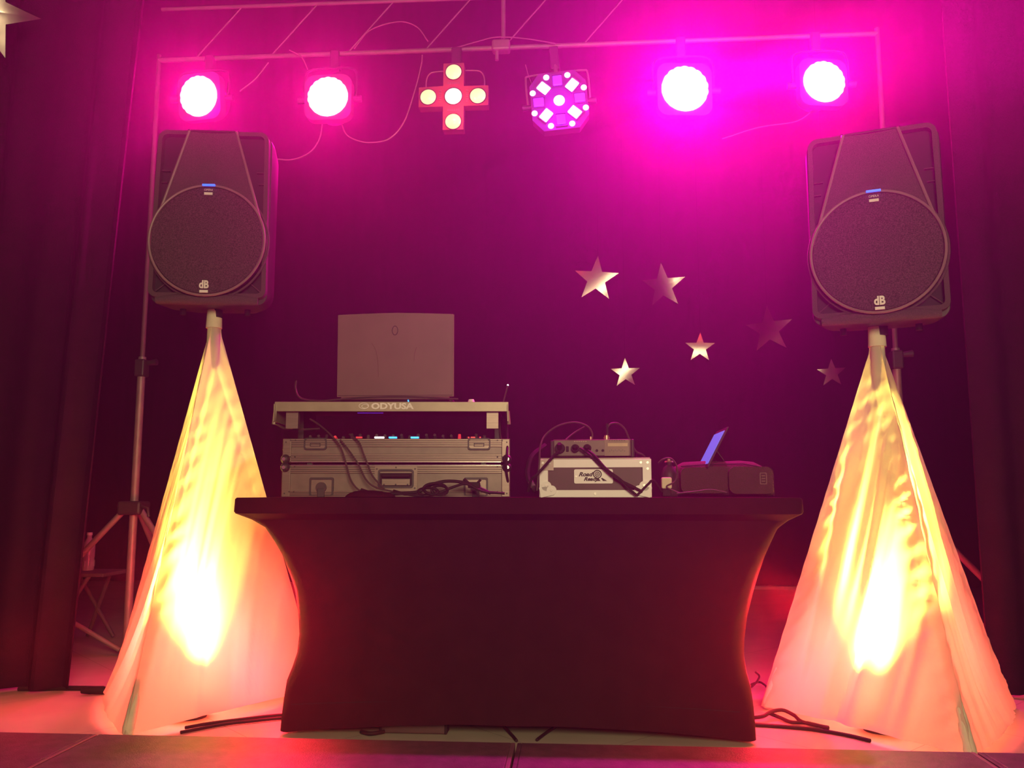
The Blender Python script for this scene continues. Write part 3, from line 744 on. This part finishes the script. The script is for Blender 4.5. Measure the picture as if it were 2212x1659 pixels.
# glide shelf
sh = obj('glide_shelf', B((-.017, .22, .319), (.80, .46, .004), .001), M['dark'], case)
obj('front_plate', B((-.017, -.014, .307), (.80, .006, .033), .001), M['shelf'], sh)
text('maker_text', 'ODYUSA', .028, M['white'], sh, (-.015, -.0178, .3075), 1.28, bold=.0011)
bm = tube(bmesh.new(), [(-.112+.0165*math.cos(a), -.0185, .309+.010*math.sin(a)) for a in [k*PI/12 for k in range(24)]], .0014, 6, True)
tube(bm, [(-.108+.011*math.cos(a), -.0185, .3075+.0065*math.sin(a)) for a in [k*PI/12 for k in range(24)]], .0014, 6, True)
obj('maker_emblem', bm, M['white'], sh, True)
for s in (-1, 1):
    obj('side_lip', B((-.017+s*.398, .18, .285), (.004, .42, .060), .001), M['shelf'], sh)
    obj('lip_end', tube(bmesh.new(), [(-.017+s*.398, -.013, .292), (-.017+s*.402, -.013, .246)], .006, 8), M['shelf'], sh, True)
    obj('support_post', B((-.017+s*.345, .02, .262), (.042, .03, .058), .001), M['case_rail'], sh)
    obj('slide_leg', B((-.017+s*.36, .30, .26), (.02, .2, .124)), M['dark'], sh)
# mixer between shell and shelf
mixer = thing('dj_mixer', 'black mixer with small blue and red lights inside the grey case', 'mixer', case.matrix_basis @ Vector((0, .03, .196)), math.radians(4.5))
obj('body', B((0, .2, -.028), (.68, .36, .062), .004), M['plastic_s'], mixer)
random.seed(3)
for q in range(22):
    x = -.31+q*.029; h = random.uniform(.009, .019)
    obj('knob', cyl(bmesh.new(), (x, .02+random.uniform(0, .05), .003), (x, .03, .003+h), .0065, .005, 12), M['plastic'] if q % 3 else M['redled' if q in (3, 18) else 'plastic'], mixer, True)
for x, w_, m_ in ((-.065, .033, 'whiteled'), (-.018, .028, 'blue2'), (.058, .028, 'blue2'), (-.135, .022, 'redled'), (.26, .016, 'redled'), (.285, .006, 'redled'), (.245, .006, 'redled')):
    obj('button_light', B((x, .008, .0085), (w_, .012, .006), .001), M[m_], mixer)
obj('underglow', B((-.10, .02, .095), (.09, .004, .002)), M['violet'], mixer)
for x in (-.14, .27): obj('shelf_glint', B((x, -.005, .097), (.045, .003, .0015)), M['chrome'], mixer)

# laptop on the shelf
zs = .7455+.321
lc = at(854, 853, 2.97)
obj('highlight_strip', B((0, -.002, .1075), (W-.06, .006, .0022)), M['chrome'], low)  # added chrome strips imitate bright highlights along the shell junction
obj('highlight_strip', B((0, -.002, .1185), (W-.06, .006, .0022)), M['chrome'], top)
lap = thing('laptop', 'open grey laptop on the silver shelf, lid back to the audience', 'laptop', (lc.x, 2.97, zs), math.radians(2))
wl, hl = .415, .292
obj('base', B((0, .15, .013), (wl-.01, .28, .024), .006), M['plastic_s'], lap)
lid = bmesh.new()
n = 16; topc = [(wl/2*(1-2*i/n), hl+.006*(1-abs(1-2*i/n)**1.4)) for i in range(n+1)]
poly = [(-wl/2, 0), (wl/2, 0)]+topc
prism(lid, poly, -.006, .008)
bmesh.ops.bevel(lid, geom=[e for e in lid.edges if abs(e.calc_length()) > .1], offset=.005, segments=2, affect='EDGES')
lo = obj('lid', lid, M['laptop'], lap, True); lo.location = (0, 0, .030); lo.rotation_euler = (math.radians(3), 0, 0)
obj('lid_emblem', tube(bmesh.new(), [(-.002+.010*math.cos(a), -.0065, .235+.016*math.sin(a)) for a in [k*PI/10 for k in range(20)]], .0014, 6, True), M['plastic'], lo, True)
for pts in ([(-.085, -.0064, .19), (-.07, -.0064, .165), (-.062, -.0064, .12), (-.060, -.0064, .07)], [(.075, -.0064, .175), (.068, -.0064, .15), (.067, -.0064, .125)]):
    obj('lid_crease', tube(bmesh.new(), spline(pts, 5), .0009, 6), M['laptop'], lo, True)
obj('hinge_bar', B((0, .0, .023), (wl-.03, .02, .014), .004), M['laptop'], lap)
obj('rear_vent', B((0, -.0, .012), (wl-.04, .016, .012), .002), M['recess'], lap)
bm = tube(bmesh.new(), [(.043+.006*math.cos(a), -.013, .012+.006*math.sin(a)) for a in [-2.0+k*.32 for k in range(10)]], .0022, 6)
obj('power_light', bm, M['blue2'], lap, True, label='blue crescent light')
t = thing('plug_adapter', 'small white plug adapter on the right of the shelf', 'adapter', Vector((at(1018, 870, 2.93).x, 2.93, zs+.001)))
bm = bmesh.new(); cyl(bm, (0, 0, 0), (0, 0, .013), .014, .009, 12); obj('adapter_body', bm, M['white'], t, True)
t = thing('gooseneck_lamp', 'thin gooseneck lamp with a tiny white light right of the case', 'lamp', (at(1088, 1070, 3.1).x, 3.1, .746))
gp = [Vector(v)-t.location for v in [at(1088, 1065, 3.1), at(1090, 990, 3.1), at(1080, 930, 3.1), at(1085, 880, 3.1), at(1097, 832, 3.1)]]; gp[0].z = .004
obj('neck', tube(bmesh.new(), spline(gp, 8), .003, 8), M['cable'], t, True)
obj('base', cyl(bmesh.new(), (0, 0, 0), (0, 0, .02), .025, .02), M['dark'], t, True)
bm = bmesh.new(); bmesh.ops.create_icosphere(bm, subdivisions=2, radius=.0036, matrix=Matrix.Translation(gp[-1])); obj('tip_light', bm, M['whiteled'], t)

# ------------------------------------------------------------------ effects rack case with white rails
rc = at(1286, 1072, 2.86)
rw, rh, rd = .370, .125, .36
rack = thing('rack_case', 'small white-railed black flight case with pale name plate, right of the mixer case', 'flight case', (rc.x, 2.87, .7455), math.radians(-3.5))
obj('shell', B((0, rd/2+.006, rh/2), (rw-.006, rd, rh-.004), .002), M['panel'], rack)
obj('front_panel', B((-.002, .002, .062), (.31, .004, .085)), M['panel'], rack)
obj('top_rail', B((0, -.001, rh-.014), (rw, .008, .028), .0015), M['white_rail'], rack)
obj('bottom_rail', B((0, -.001, .011), (rw, .008, .024), .0015), M['white_rail'], rack)
for s in (-1, 1):
    obj('side_rail', B((s*(rw/2-.0145), -.0015, rh/2), (.029, .009, rh), .0015), M['white_rail'], rack)
    # clover-shaped corner brace
    bm = bmesh.new(); x0 = s*(rw/2-.024)
    poly = [(x0+s*.02, .004)]+[(x0-s*.016+.016*math.cos(a)*1, .030+.016*math.sin(a)) for a in ([-.3+k*.35 for k in range(7)] if s < 0 else [PI+.3-k*.35 for k in range(7)])]
    cb = obj('corner_brace', prism(bmesh.new(), circ(.0165, 20, x0-s*.0, .036), -.012, -.006), M['white_rail'], rack)
    obj('brace_lobe', prism(bmesh.new(), circ(.0165, 20, x0-s*.017, .022), -.0122, -.0062), M['white_rail'], cb)
    obj('brace_web', B((x0+s*.004, -.009, .018), (.036, .006, .034), .001, Matrix.Rotation(s*.2, 4, 'Y')), M['white_rail'], cb)
    for x, z in ((x0, .038), (x0-s*.017, .023)): obj('screw', cyl(bmesh.new(), (x, -.015, z), (x, -.011, z), .0045, None, 12), M['alu'], cb)
    for x, z in ((rw/2-.012, rh-.012), (rw/2-.034, rh-.012), (rw/2-.012, rh-.032)):
        obj('rivet', cyl(bmesh.new(), (s*x, -.0085, z), (s*x, -.005, z), .004, None, 12), M['alu'], rack)
obj('rivet', cyl(bmesh.new(), (0, -.0085, .011), (0, -.004, .011), .004, None, 12), M['alu'], rack)
obj('corner_plate', B((-rw/2+.024, -.0068, rh-.019), (.048, .002, .036)), mat('pinkish_steel', (.42, .33, .30), .4, .3), rack)
obj('tongue_groove', B((0, .004, rh+.0025), (rw-.006, .01, .005), .001), M['case_rail'], rack)
bp_ = obj('name_plate', prism(bmesh.new(), rrect(.128, .047, .005, -.005, .068), -.0035, .0), M['white_rail'], rack)
text('name_text', 'Road', .0185, M['black_print'], bp_, (-.032, -.0042, .0745), 1.15, shear=.35, bold=.0007)
text('name_text', 'Ready', .0165, M['black_print'], bp_, (-.014, -.0042, .059), 1.15, shear=.35, bold=.0007)
bm = bmesh.new()
ringprism(bm, circ(.0145, 32, .008, .075), circ(.0110, 32, .008, .075), -.0052, -.0036)
ringprism(bm, circ(.0085, 32, .008, .075), circ(.0060, 32, .008, .075), -.0052, -.0036)
ringprism(bm, circ(.0040, 32, .008, .075), circ(.0018, 32, .008, .075), -.0052, -.0036)
prism(bm, [(.020, .062), (.024, .063), (.040, .053), (.026, .053)], -.0052, -.0036); prism(bm, [(.004, .058), (.012, .062), (.018, .053), (.002, .053)], -.0052, -.0036)
obj('name_emblem', bm, M['black_print'], bp_)
for x in (-.062, .052): obj('screw', cyl(bmesh.new(), (x, -.0055, .068), (x, -.003, .068), .0035, None, 10), M['alu'], bp_)

# receiver on the rack
rv = thing('wireless_receiver', 'grey rear-facing audio unit stacked on the white-railed case', 'audio unit', (rc.x-.004, 2.90, .7455+rh+.006), math.radians(-3.5))
ww, hh = .262, .062
obj('body', B((-.005, .10, hh/2+.002), (ww, .19, hh-.004), .003), M['receiver'], rv)
obj('back_plate', B((-.005, .003, hh/2+.002), (ww-.008, .004, hh-.010), .001), M['receiver'], rv)
obj('side_cheek', B((ww/2, .10, hh/2), (.012, .2, hh), .004), M['plastic_s'], rv)
obj('side_cheek', B((-ww/2-.008, .10, hh/2), (.012, .2, hh-.006), .004), M['plastic_s'], rv)
obj('rating_label', B((.078, -.0003, .033), (.080, .002, .054)), mat('label_grey', (.28, .19, .14), .5), rv)
obj('barcode_strip', B((.082, -.002, .043), (.066, .0015, .011)), mat('label_cream', (.62, .48, .28), .5), rv)
for q in range(9): obj('label_mark', B((.055+q*.0062, -.0018, .022+(q % 2)*.003), (.0035, .001, .005)), M['receiver'], rv)
for q in range(7): obj('label_mark', B((.055+q*.0082, -.0018, .057), (.0055, .001, .002)), M['panel'], rv)
for q in range(6): obj('brand_mark', B((-.062+q*.0075, -.0002, .055), (.0055, .001, .003)), mat('label_pale', (.4, .3, .22), .5), rv)
for x, s in ((-.112, 1.25), (-.060, 1.0), (-.020, 1.0)):
    bm = bmesh.new(); cyl(bm, (x, -.020, .032), (x, .003, .032), .013*s, .014*s, 18); cyl(bm, (x, -.03, .037*s), (x, -.012, .030), .007, .011, 12)
    obj('plug', bm, M['rubber'], rv, True)
obj('rocker_switch', B((-.087, -.001, .030), (.009, .006, .018), .001), M['recess'], rv)
for x in (.012, .032): obj('jack_socket', cyl(bmesh.new(), (x, -.002, .024), (x, .002, .024), .0045), M['recess'], rv, True)
obj('antenna_socket', cyl(bmesh.new(), (.044, .05, hh), (.044, .05, hh+.016), .009, .008, 16), M['brass'], rv, True)
obj('socket_ring', cyl(bmesh.new(), (.044, .05, hh+.005), (.044, .05, hh+.010), .0105, None, 16), M['brass'], rv, True)
obj('aerial_plug', cyl(bmesh.new(), (-.010, .05, hh), (-.010, .05, hh+.012), .004), M['brass'], rv, True)

def C2(lst): return [at(x, y, Y) for x, y, Y in lst]
cable(C2([(1279, 948, 2.96), (1279, 935, 2.96), (1268, 920, 2.95), (1240, 912, 2.94), (1205, 920, 2.92), (1178, 940, 2.90), (1167, 965, 2.87), (1165, 1000, 2.845), (1160, 1060, 2.84)]), .0032, 'thin grey cable arching over the left end of the audio unit', M['cable'])
cable(C2([(1312, 940, 2.96), (1311, 928, 2.96), (1318, 916, 2.96), (1335, 915, 2.98), (1350, 927, 2.99), (1360, 950, 3.0), (1374, 975, 3.02), (1395, 992, 3.04), (1400, 1060, 3.25)]), .0034, 'thin grey cable arching from the brass socket to the right', M['cable'])
cable(C2([(1312, 937, 2.96), (1311, 915, 2.96)]), .0055, 'short black plug sleeve on the brass socket', M['rubber'], name='plug_sleeve')
cable(C2([(1208, 975, 2.875), (1196, 985, 2.86), (1180, 1003, 2.84), (1160, 1025, 2.83), (1148, 1036, 2.84), (1140, 1062, 2.86)]), .0048, 'thick black cable from the left plug down past the white rail', M['rubber'])
cable(C2([(1253, 968, 2.875), (1268, 978, 2.865), (1300, 1007, 2.845), (1330, 1032, 2.835), (1365, 1050, 2.835), (1388, 1062, 2.84)]), .0042, 'black cable crossing the front panel, upper of two', M['rubber'])
cable(C2([(1270, 973, 2.875), (1285, 985, 2.86), (1310, 1013, 2.842), (1340, 1036, 2.832), (1356, 1054, 2.832), (1376, 1070, 2.835)]), .0042, 'black cable crossing the front panel, lower of two', M['rubber'])
cable(C2([(1376, 1070, 2.84), (1388, 1058, 2.842), (1400, 1046, 2.848), (1412, 1038, 2.86), (1430, 1062, 2.88)]), .0042, 'short black cable rising from the right corner of the white case', M['rubber'])
cable(C2([(1222, 950, 2.97), (1240, 935, 3.0), (1262, 922, 3.02)]), .003, 'thin cable end behind the audio unit', M['cable'])
cable(C2([(1178, 962, 3.0), (1150, 985, 2.95), (1140, 1015, 2.92), (1143, 1040, 2.90), (1158, 1062, 2.88)]), .009, 'thick dark coiled cable left of the white-railed case', M['rubber'])
obj('metal_sleeve', tube(bmesh.new(), C2([(1146, 1040, 2.885), (1153, 1052, 2.875)]), .0095, 10), M['chrome'], bpy.data.objects['cable.007'] if 'cable.007' in bpy.data.objects else None, True)

# case cables
cable(C2([(670, 905, 2.93), (690, 918, 2.90), (715, 940, 2.86), (735, 965, 2.84), (747, 1000, 2.835), (757, 1035, 2.835), (772, 1056, 2.835), (790, 1064, 2.835)]), .0031, 'grey cable looping from the shelf down the mixer case, left one', M['cable'])
cable(C2([(735, 950, 2.862), (755, 975, 2.84), (775, 1005, 2.832), (790, 1035, 2.832), (810, 1052, 2.832), (850, 1062, 2.832)]), .0031, 'grey cable hanging over the mixer case, middle one', M['cable'])
cable(C2([(755, 938, 2.88), (775, 955, 2.845), (785, 980, 2.835), (795, 1005, 2.832), (806, 1030, 2.83), (830, 1056, 2.83)]), .0031, 'grey cable hanging over the mixer case, right one', M['cable'])
cable(C2([(640, 822, 3.1), (639, 840, 3.1), (650, 860, 3.05), (690, 866, 2.95), (740, 862, 2.93), (800, 858, 2.92), (880, 857, 2.92), (990, 862, 2.95)]), .0035, 'thin cable lying across the shelf under the laptop', M['cable'])
cable(C2([(1075, 880, 3.0), (1092, 905, 2.98), (1096, 950, 2.95), (1095, 985, 2.9), (1093, 1010, 2.9), (1100, 1060, 2.95)]), .0045, 'dark cable hanging at the right end of the mixer case', M['rubber'])
cable(C2([(595, 915, 2.9), (615, 925, 2.93), (640, 928, 3.0), (690, 926, 3.05)]), .0035, 'thin dark cable under the left end of the shelf', M['cable'])
# bundle of cable on the table in front of the case
rnd = random.Random(4)
for k, (cx_, cy_, rx, ry) in enumerate(((940, 1056, 26, 12), (950, 1058, 18, 10), (925, 1060, 22, 8))):
    pts = []
    for q in range(22):
        a = q/21*2*PI*1.7+k
        pts.append(at(cx_+rx*math.cos(a)*(1-.1*q/21), cy_+ry*math.sin(a)+k, 2.79+.012*math.sin(a*1.3+k)))
    for p_ in pts: p_.z = max(p_.z, .750)
    cable(pts, .0045, ('coiled black cable heap in front of the mixer case, %s loop' % ('outer', 'inner', 'lowest')[k]), M['rubber'], 4)
cable(C2([(780, 1058, 2.80), (810, 1066, 2.79), (860, 1066, 2.79), (905, 1062, 2.79), (925, 1050, 2.80), (960, 1040, 2.81), (1000, 1042, 2.81), (1030, 1052, 2.81), (1060, 1066, 2.81)]), .0055, 'thick black cable lying along the foot of the mixer case', M['rubber'])
cable(C2([(850, 1060, 2.80), (880, 1068, 2.785), (930, 1070, 2.785), (985, 1050, 2.80), (1010, 1046, 2.80), (1045, 1062, 2.80), (1090, 1066, 2.81)]), .0045, 'black cable winding beside the thick one on the table', M['rubber'])
t = thing('power_plug', 'black plug at the right foot of the mixer case', 'plug', at(1024, 1048, 2.81))
bm = box(bmesh.new(), (0, 0, .0), (.04, .02, .02), .004); cyl(bm, (-.018, 0, .006), (-.034, 0, .020), .005); cyl(bm, (.01, 0, .006), (.022, 0, .018), .004)
obj('plug_body', bm, M['rubber'], t, True)
t = thing('cloth_pouch', 'low black cloth pouch lying at the table front before the case', 'pouch', Vector((at(800, 1072, 2.79).x, 2.79, .746)))
bm = bmesh.new(); bmesh.ops.create_icosphere(bm, subdivisions=3, radius=1, matrix=Matrix.Diagonal((.085, .035, .022, 1)))
for v in bm.verts: v.co.z = max(0, v.co.z+.004*noise.noise(v.co*30)); v.co.x += .004*noise.noise(v.co*20)
obj('pouch_body', bm, M['spandex'], t, True)

# ------------------------------------------------------------------ right side of the table
t = thing('soft_bag', 'dark rounded nylon equipment bag on the right of the table', 'bag', Vector((at(1566, 1068, 3.02).x, 3.0, .746)))
bm = bmesh.new(); L = []
for x, hx in ((-.168, .080), (-.162, .105), (-.13, .122), (-.06, .126), (0, .124), (.06, .127), (.11, .122), (.15, .100), (.168, .060), (.173, .03)):
    L.append([bm.verts.new((x, .11+(.10 if abs(x) < .16 else .07)*math.copysign(abs(math.cos(a))**.6, math.cos(a)), hx/2+hx/2*math.copysign(abs(math.sin(a))**.5, math.sin(a)))) for a in [k*PI/12 for k in range(24)]])
for A, Bq in zip(L, L[1:]):
    for i in range(24): bm.faces.new((A[i], A[(i+1) % 24], Bq[(i+1) % 24], Bq[i]))
bm.faces.new(L[0]); bm.faces.new(L[-1])
obj('bag_body', bm, M['bag'], t, True)
obj('front_pocket', prism(bmesh.new(), rrect(.155, .088, .022, -.075, .056), -.008, .02), M['bag'], t, True)
obj('front_pocket', prism(bmesh.new(), rrect(.150, .092, .024, .085, .056), -.010, .02), M['bag'], t, True)
obj('emblem_frame', ringprism(bmesh.new(), rrect(.024, .040, .004, .125, .062), rrect(.018, .034, .003, .125, .062), -.013, -.009), mat('emblem_red_grey', (.16, .07, .06), .5), t)
for q in range(3): obj('emblem_bar', B((.125, -.012, .053+q*.009), (.012, .003, .004)), mat('emblem_bar', (.16, .07, .06), .5), t)
obj('zip', tube(bmesh.new(), [(-.15, .0, .104), (-.05, -.001, .111), (.06, -.001, .112), (.14, .0, .098)], .002, 6), M['rubber'], t, True)
# tablet
tb = thing('tablet', 'slim tablet with glowing blue screen propped on the dark bag', 'tablet', (at(1530, 996, 2.98).x, 2.98, .7455+.128))
obj('body', shift(box(bmesh.new(), (.0, .10, .06), (.005, .24, .155), .002), None, Matrix.Translation((.004, 0, -.012)) @ Matrix.Rotation(math.radians(28), 4, 'Y')), M['plastic_s'], tb)
obj('screen', shift(box(bmesh.new(), (-.0050, .10, .058), (.001, .22, .128)), None, Matrix.Translation((.004, 0, -.012)) @ Matrix.Rotation(math.radians(28), 4, 'Y')), M['screen'], tb, label='glowing blue screen')
obj('kickstand', B((.050, .13, .020), (.003, .12, .055), .001, Matrix.Rotation(math.radians(-35), 4, 'Y')), M['plastic_s'], tb)
# small dark bottle and white block
t = thing('dark_bottle', 'small dark bottle with a pale metal cap beside the bag', 'bottle', Vector((at(1447, 1066, 2.99).x, 3.0, .746)))
bm = bmesh.new(); lathe_y(bm, [(0, 0), (.026, 0), (.028, .006), (.028, .075), (.020, .1), (.010, .108), (.010, .118), (0, .118)], 24)
shift(bm, None, Matrix.Rotation(PI/2, 4, 'X')); obj('bottle_body', bm, M['plastic_s'], t, True)
bm = bmesh.new(); cyl(bm, (0, 0, .118), (0, 0, .123), .016, .014, 20); cyl(bm, (0, 0, .123), (0, 0, .132), .006, .004, 12); obj('cap', bm, M['brass'], t, True)
t = thing('charger_block', 'small white charger block between rack case and bag', 'charger', Vector((at(1440, 1066, 2.93).x, 2.93, .746)))
obj('block', B((0, 0, .046), (.034, .028, .038), .005), M['sock'], t)
obj('stand_foot', B((0, 0, .014), (.03, .03, .027), .004), M['rubber'], t)
cable(C2([(1422, 1000, 2.94), (1432, 992, 2.93), (1448, 990, 2.93), (1460, 1002, 2.92), (1463, 1020, 2.91), (1458, 1040, 2.91), (1440, 1052, 2.91), (1470, 1066, 2.91)]), .0026, 'thin cable loop around the white charger block', M['cable'])
cable(C2([(1462, 1066, 2.90), (1500, 1062, 2.90), (1535, 1058, 2.90), (1570, 1064, 2.90)]), .0026, 'thin cable lying in front of the dark bag', M['cable'])

# ------------------------------------------------------------------ floor clutter
cable([onz(250, 1492, .008), onz(215, 1488, .008), onz(170, 1487, .008), onz(120, 1487, .008), onz(40, 1488, .008)], .010, 'black cable on the floor left of the left scrim')
t = thing('cable_connector', 'black cable connector on the floor by the left scrim foot', 'connector', onz(205, 1492, .016), .1)
obj('connector_body', tube(bmesh.new(), [(-.05, 0, 0), (-.02, 0, .002), (.03, 0, .002), (.05, 0, 0)], [.010, .015, .015, .010], 10), M['rubber'], t, True)
cable([onz(400, 1572, .007), onz(450, 1563, .007), onz(520, 1554, .007), onz(600, 1545, .007), onz(700, 1540, .007)], .0055, 'upper black cable running under the left of the table')
cable([onz(390, 1582, .007), onz(480, 1565, .007), onz(540, 1558, .007), onz(610, 1551, .007), onz(720, 1546, .007)], .0055, 'lower black cable running under the left of the table')
cable([onz(1600, 1552, .007), onz(1645, 1548, .02), onz(1665, 1538, .03), onz(1690, 1534, .03), onz(1715, 1545, .02), onz(1735, 1560, .010), onz(1790, 1572, .006)], .0062, 'black cable looping beside the right foot of the table')
cable([onz(1660, 1540, .02), onz(1685, 1550, .012), onz(1710, 1560, .009), onz(1745, 1562, .008), onz(1790, 1573, .006)], .0062, 'black cable under the loop beside the right scrim')
cable([onz(1560, 1562, .007), onz(1640, 1566, .007), onz(1700, 1570, .007), onz(1760, 1576, .007), onz(1830, 1588, .007), onz(1880, 1600, .007)], .0062, 'long black cable on the floor under the right scrim hem')
cable([onz(1600, 1500, .01), onz(1628, 1480, .03), onz(1640, 1462, .04), onz(1632, 1452, .05)], .004, 'curly cable end behind the right foot of the table')
cable([onz(1600, 1490, .01), onz(1635, 1474, .02), onz(1650, 1478, .02), onz(1660, 1490, .01)], .004, 'second curly cable end behind the right table foot')
t = thing('power_strip', 'flat black power strip lying under the table front', 'power strip', onz(890, 1590, 0)+Vector((0, .04, 0)))
obj('housing', B((0, 0, .021), (.205, .05, .036), .004), M['panel'], t)
obj('end_cap', B((.104, 0, .021), (.01, .052, .038), .004), M['rubber'], t)
obj('end_cap', B((-.104, 0, .021), (.01, .052, .038), .004), M['rubber'], t)
cable([onz(1090, 1570, .01), onz(1108, 1590, .006), onz(1116, 1600, .006)], .005, 'short black cable under the table middle, left one')
cable([onz(1200, 1570, .01), onz(1180, 1583, .006), onz(1160, 1598, .006)], .005, 'short black cable under the table middle, right one')
cable([onz(780, 1580, .01), onz(800, 1584, .012), onz(830, 1580, .01)], .006, 'short black cable left of the power strip')

# stool with bottle behind the left curtain edge
st = at(212, 1232, 4.35)
t = thing('folding_stool', 'small dark stool behind the left wing curtain', 'stool', (st.x-.05, 4.3, 0))
zt_ = st.z
obj('seat', B((0, 0, zt_-.008), (.36, .26, .018), .004), M['dimmed_grey'], t)
for (sx, sy) in ((1, -1), (-1, -1), (1, 1), (-1, 1)):
    a = Vector((sx*.09, sy*.10, zt_-.015)); b2 = Vector((sx*.02-.09*(1 if sx > 0 else -1), sy*.16, .01))
    if sx > 0: b2 = Vector((-.07, sy*.20, .01))
    else: b2 = Vector((.07, sy*.20, .01))
    obj('leg', cyl(bmesh.new(), a, b2, .0105), M['dimmed_grey'], t, True)
t = thing('water_bottle', 'clear water bottle standing on the stool by the curtain', 'bottle', (at(195, 1210, 4.35).x, 4.33, zt_+.002))
bm = bmesh.new(); lathe_y(bm, [(0, 0), (.028, 0), (.031, .008), (.031, .05), (.029, .06), (.031, .07), (.031, .125), (.018, .155), (.012, .165), (.012, .178)], 20)
shift(bm, None, Matrix.Rotation(PI/2, 4, 'X')); obj('bottle_body', bm, M['bottle'], t, True)
obj('cap', cyl(bmesh.new(), (0, 0, .178), (0, 0, .192), .014), M['white'], t, True)
for q in range(8):
    a = q*PI/4; obj('ridge', cyl(bmesh.new(), (.031*math.cos(a), .031*math.sin(a), .02), (.031*math.cos(a), .031*math.sin(a), .05), .0025, None, 6), M['bottle'], t)
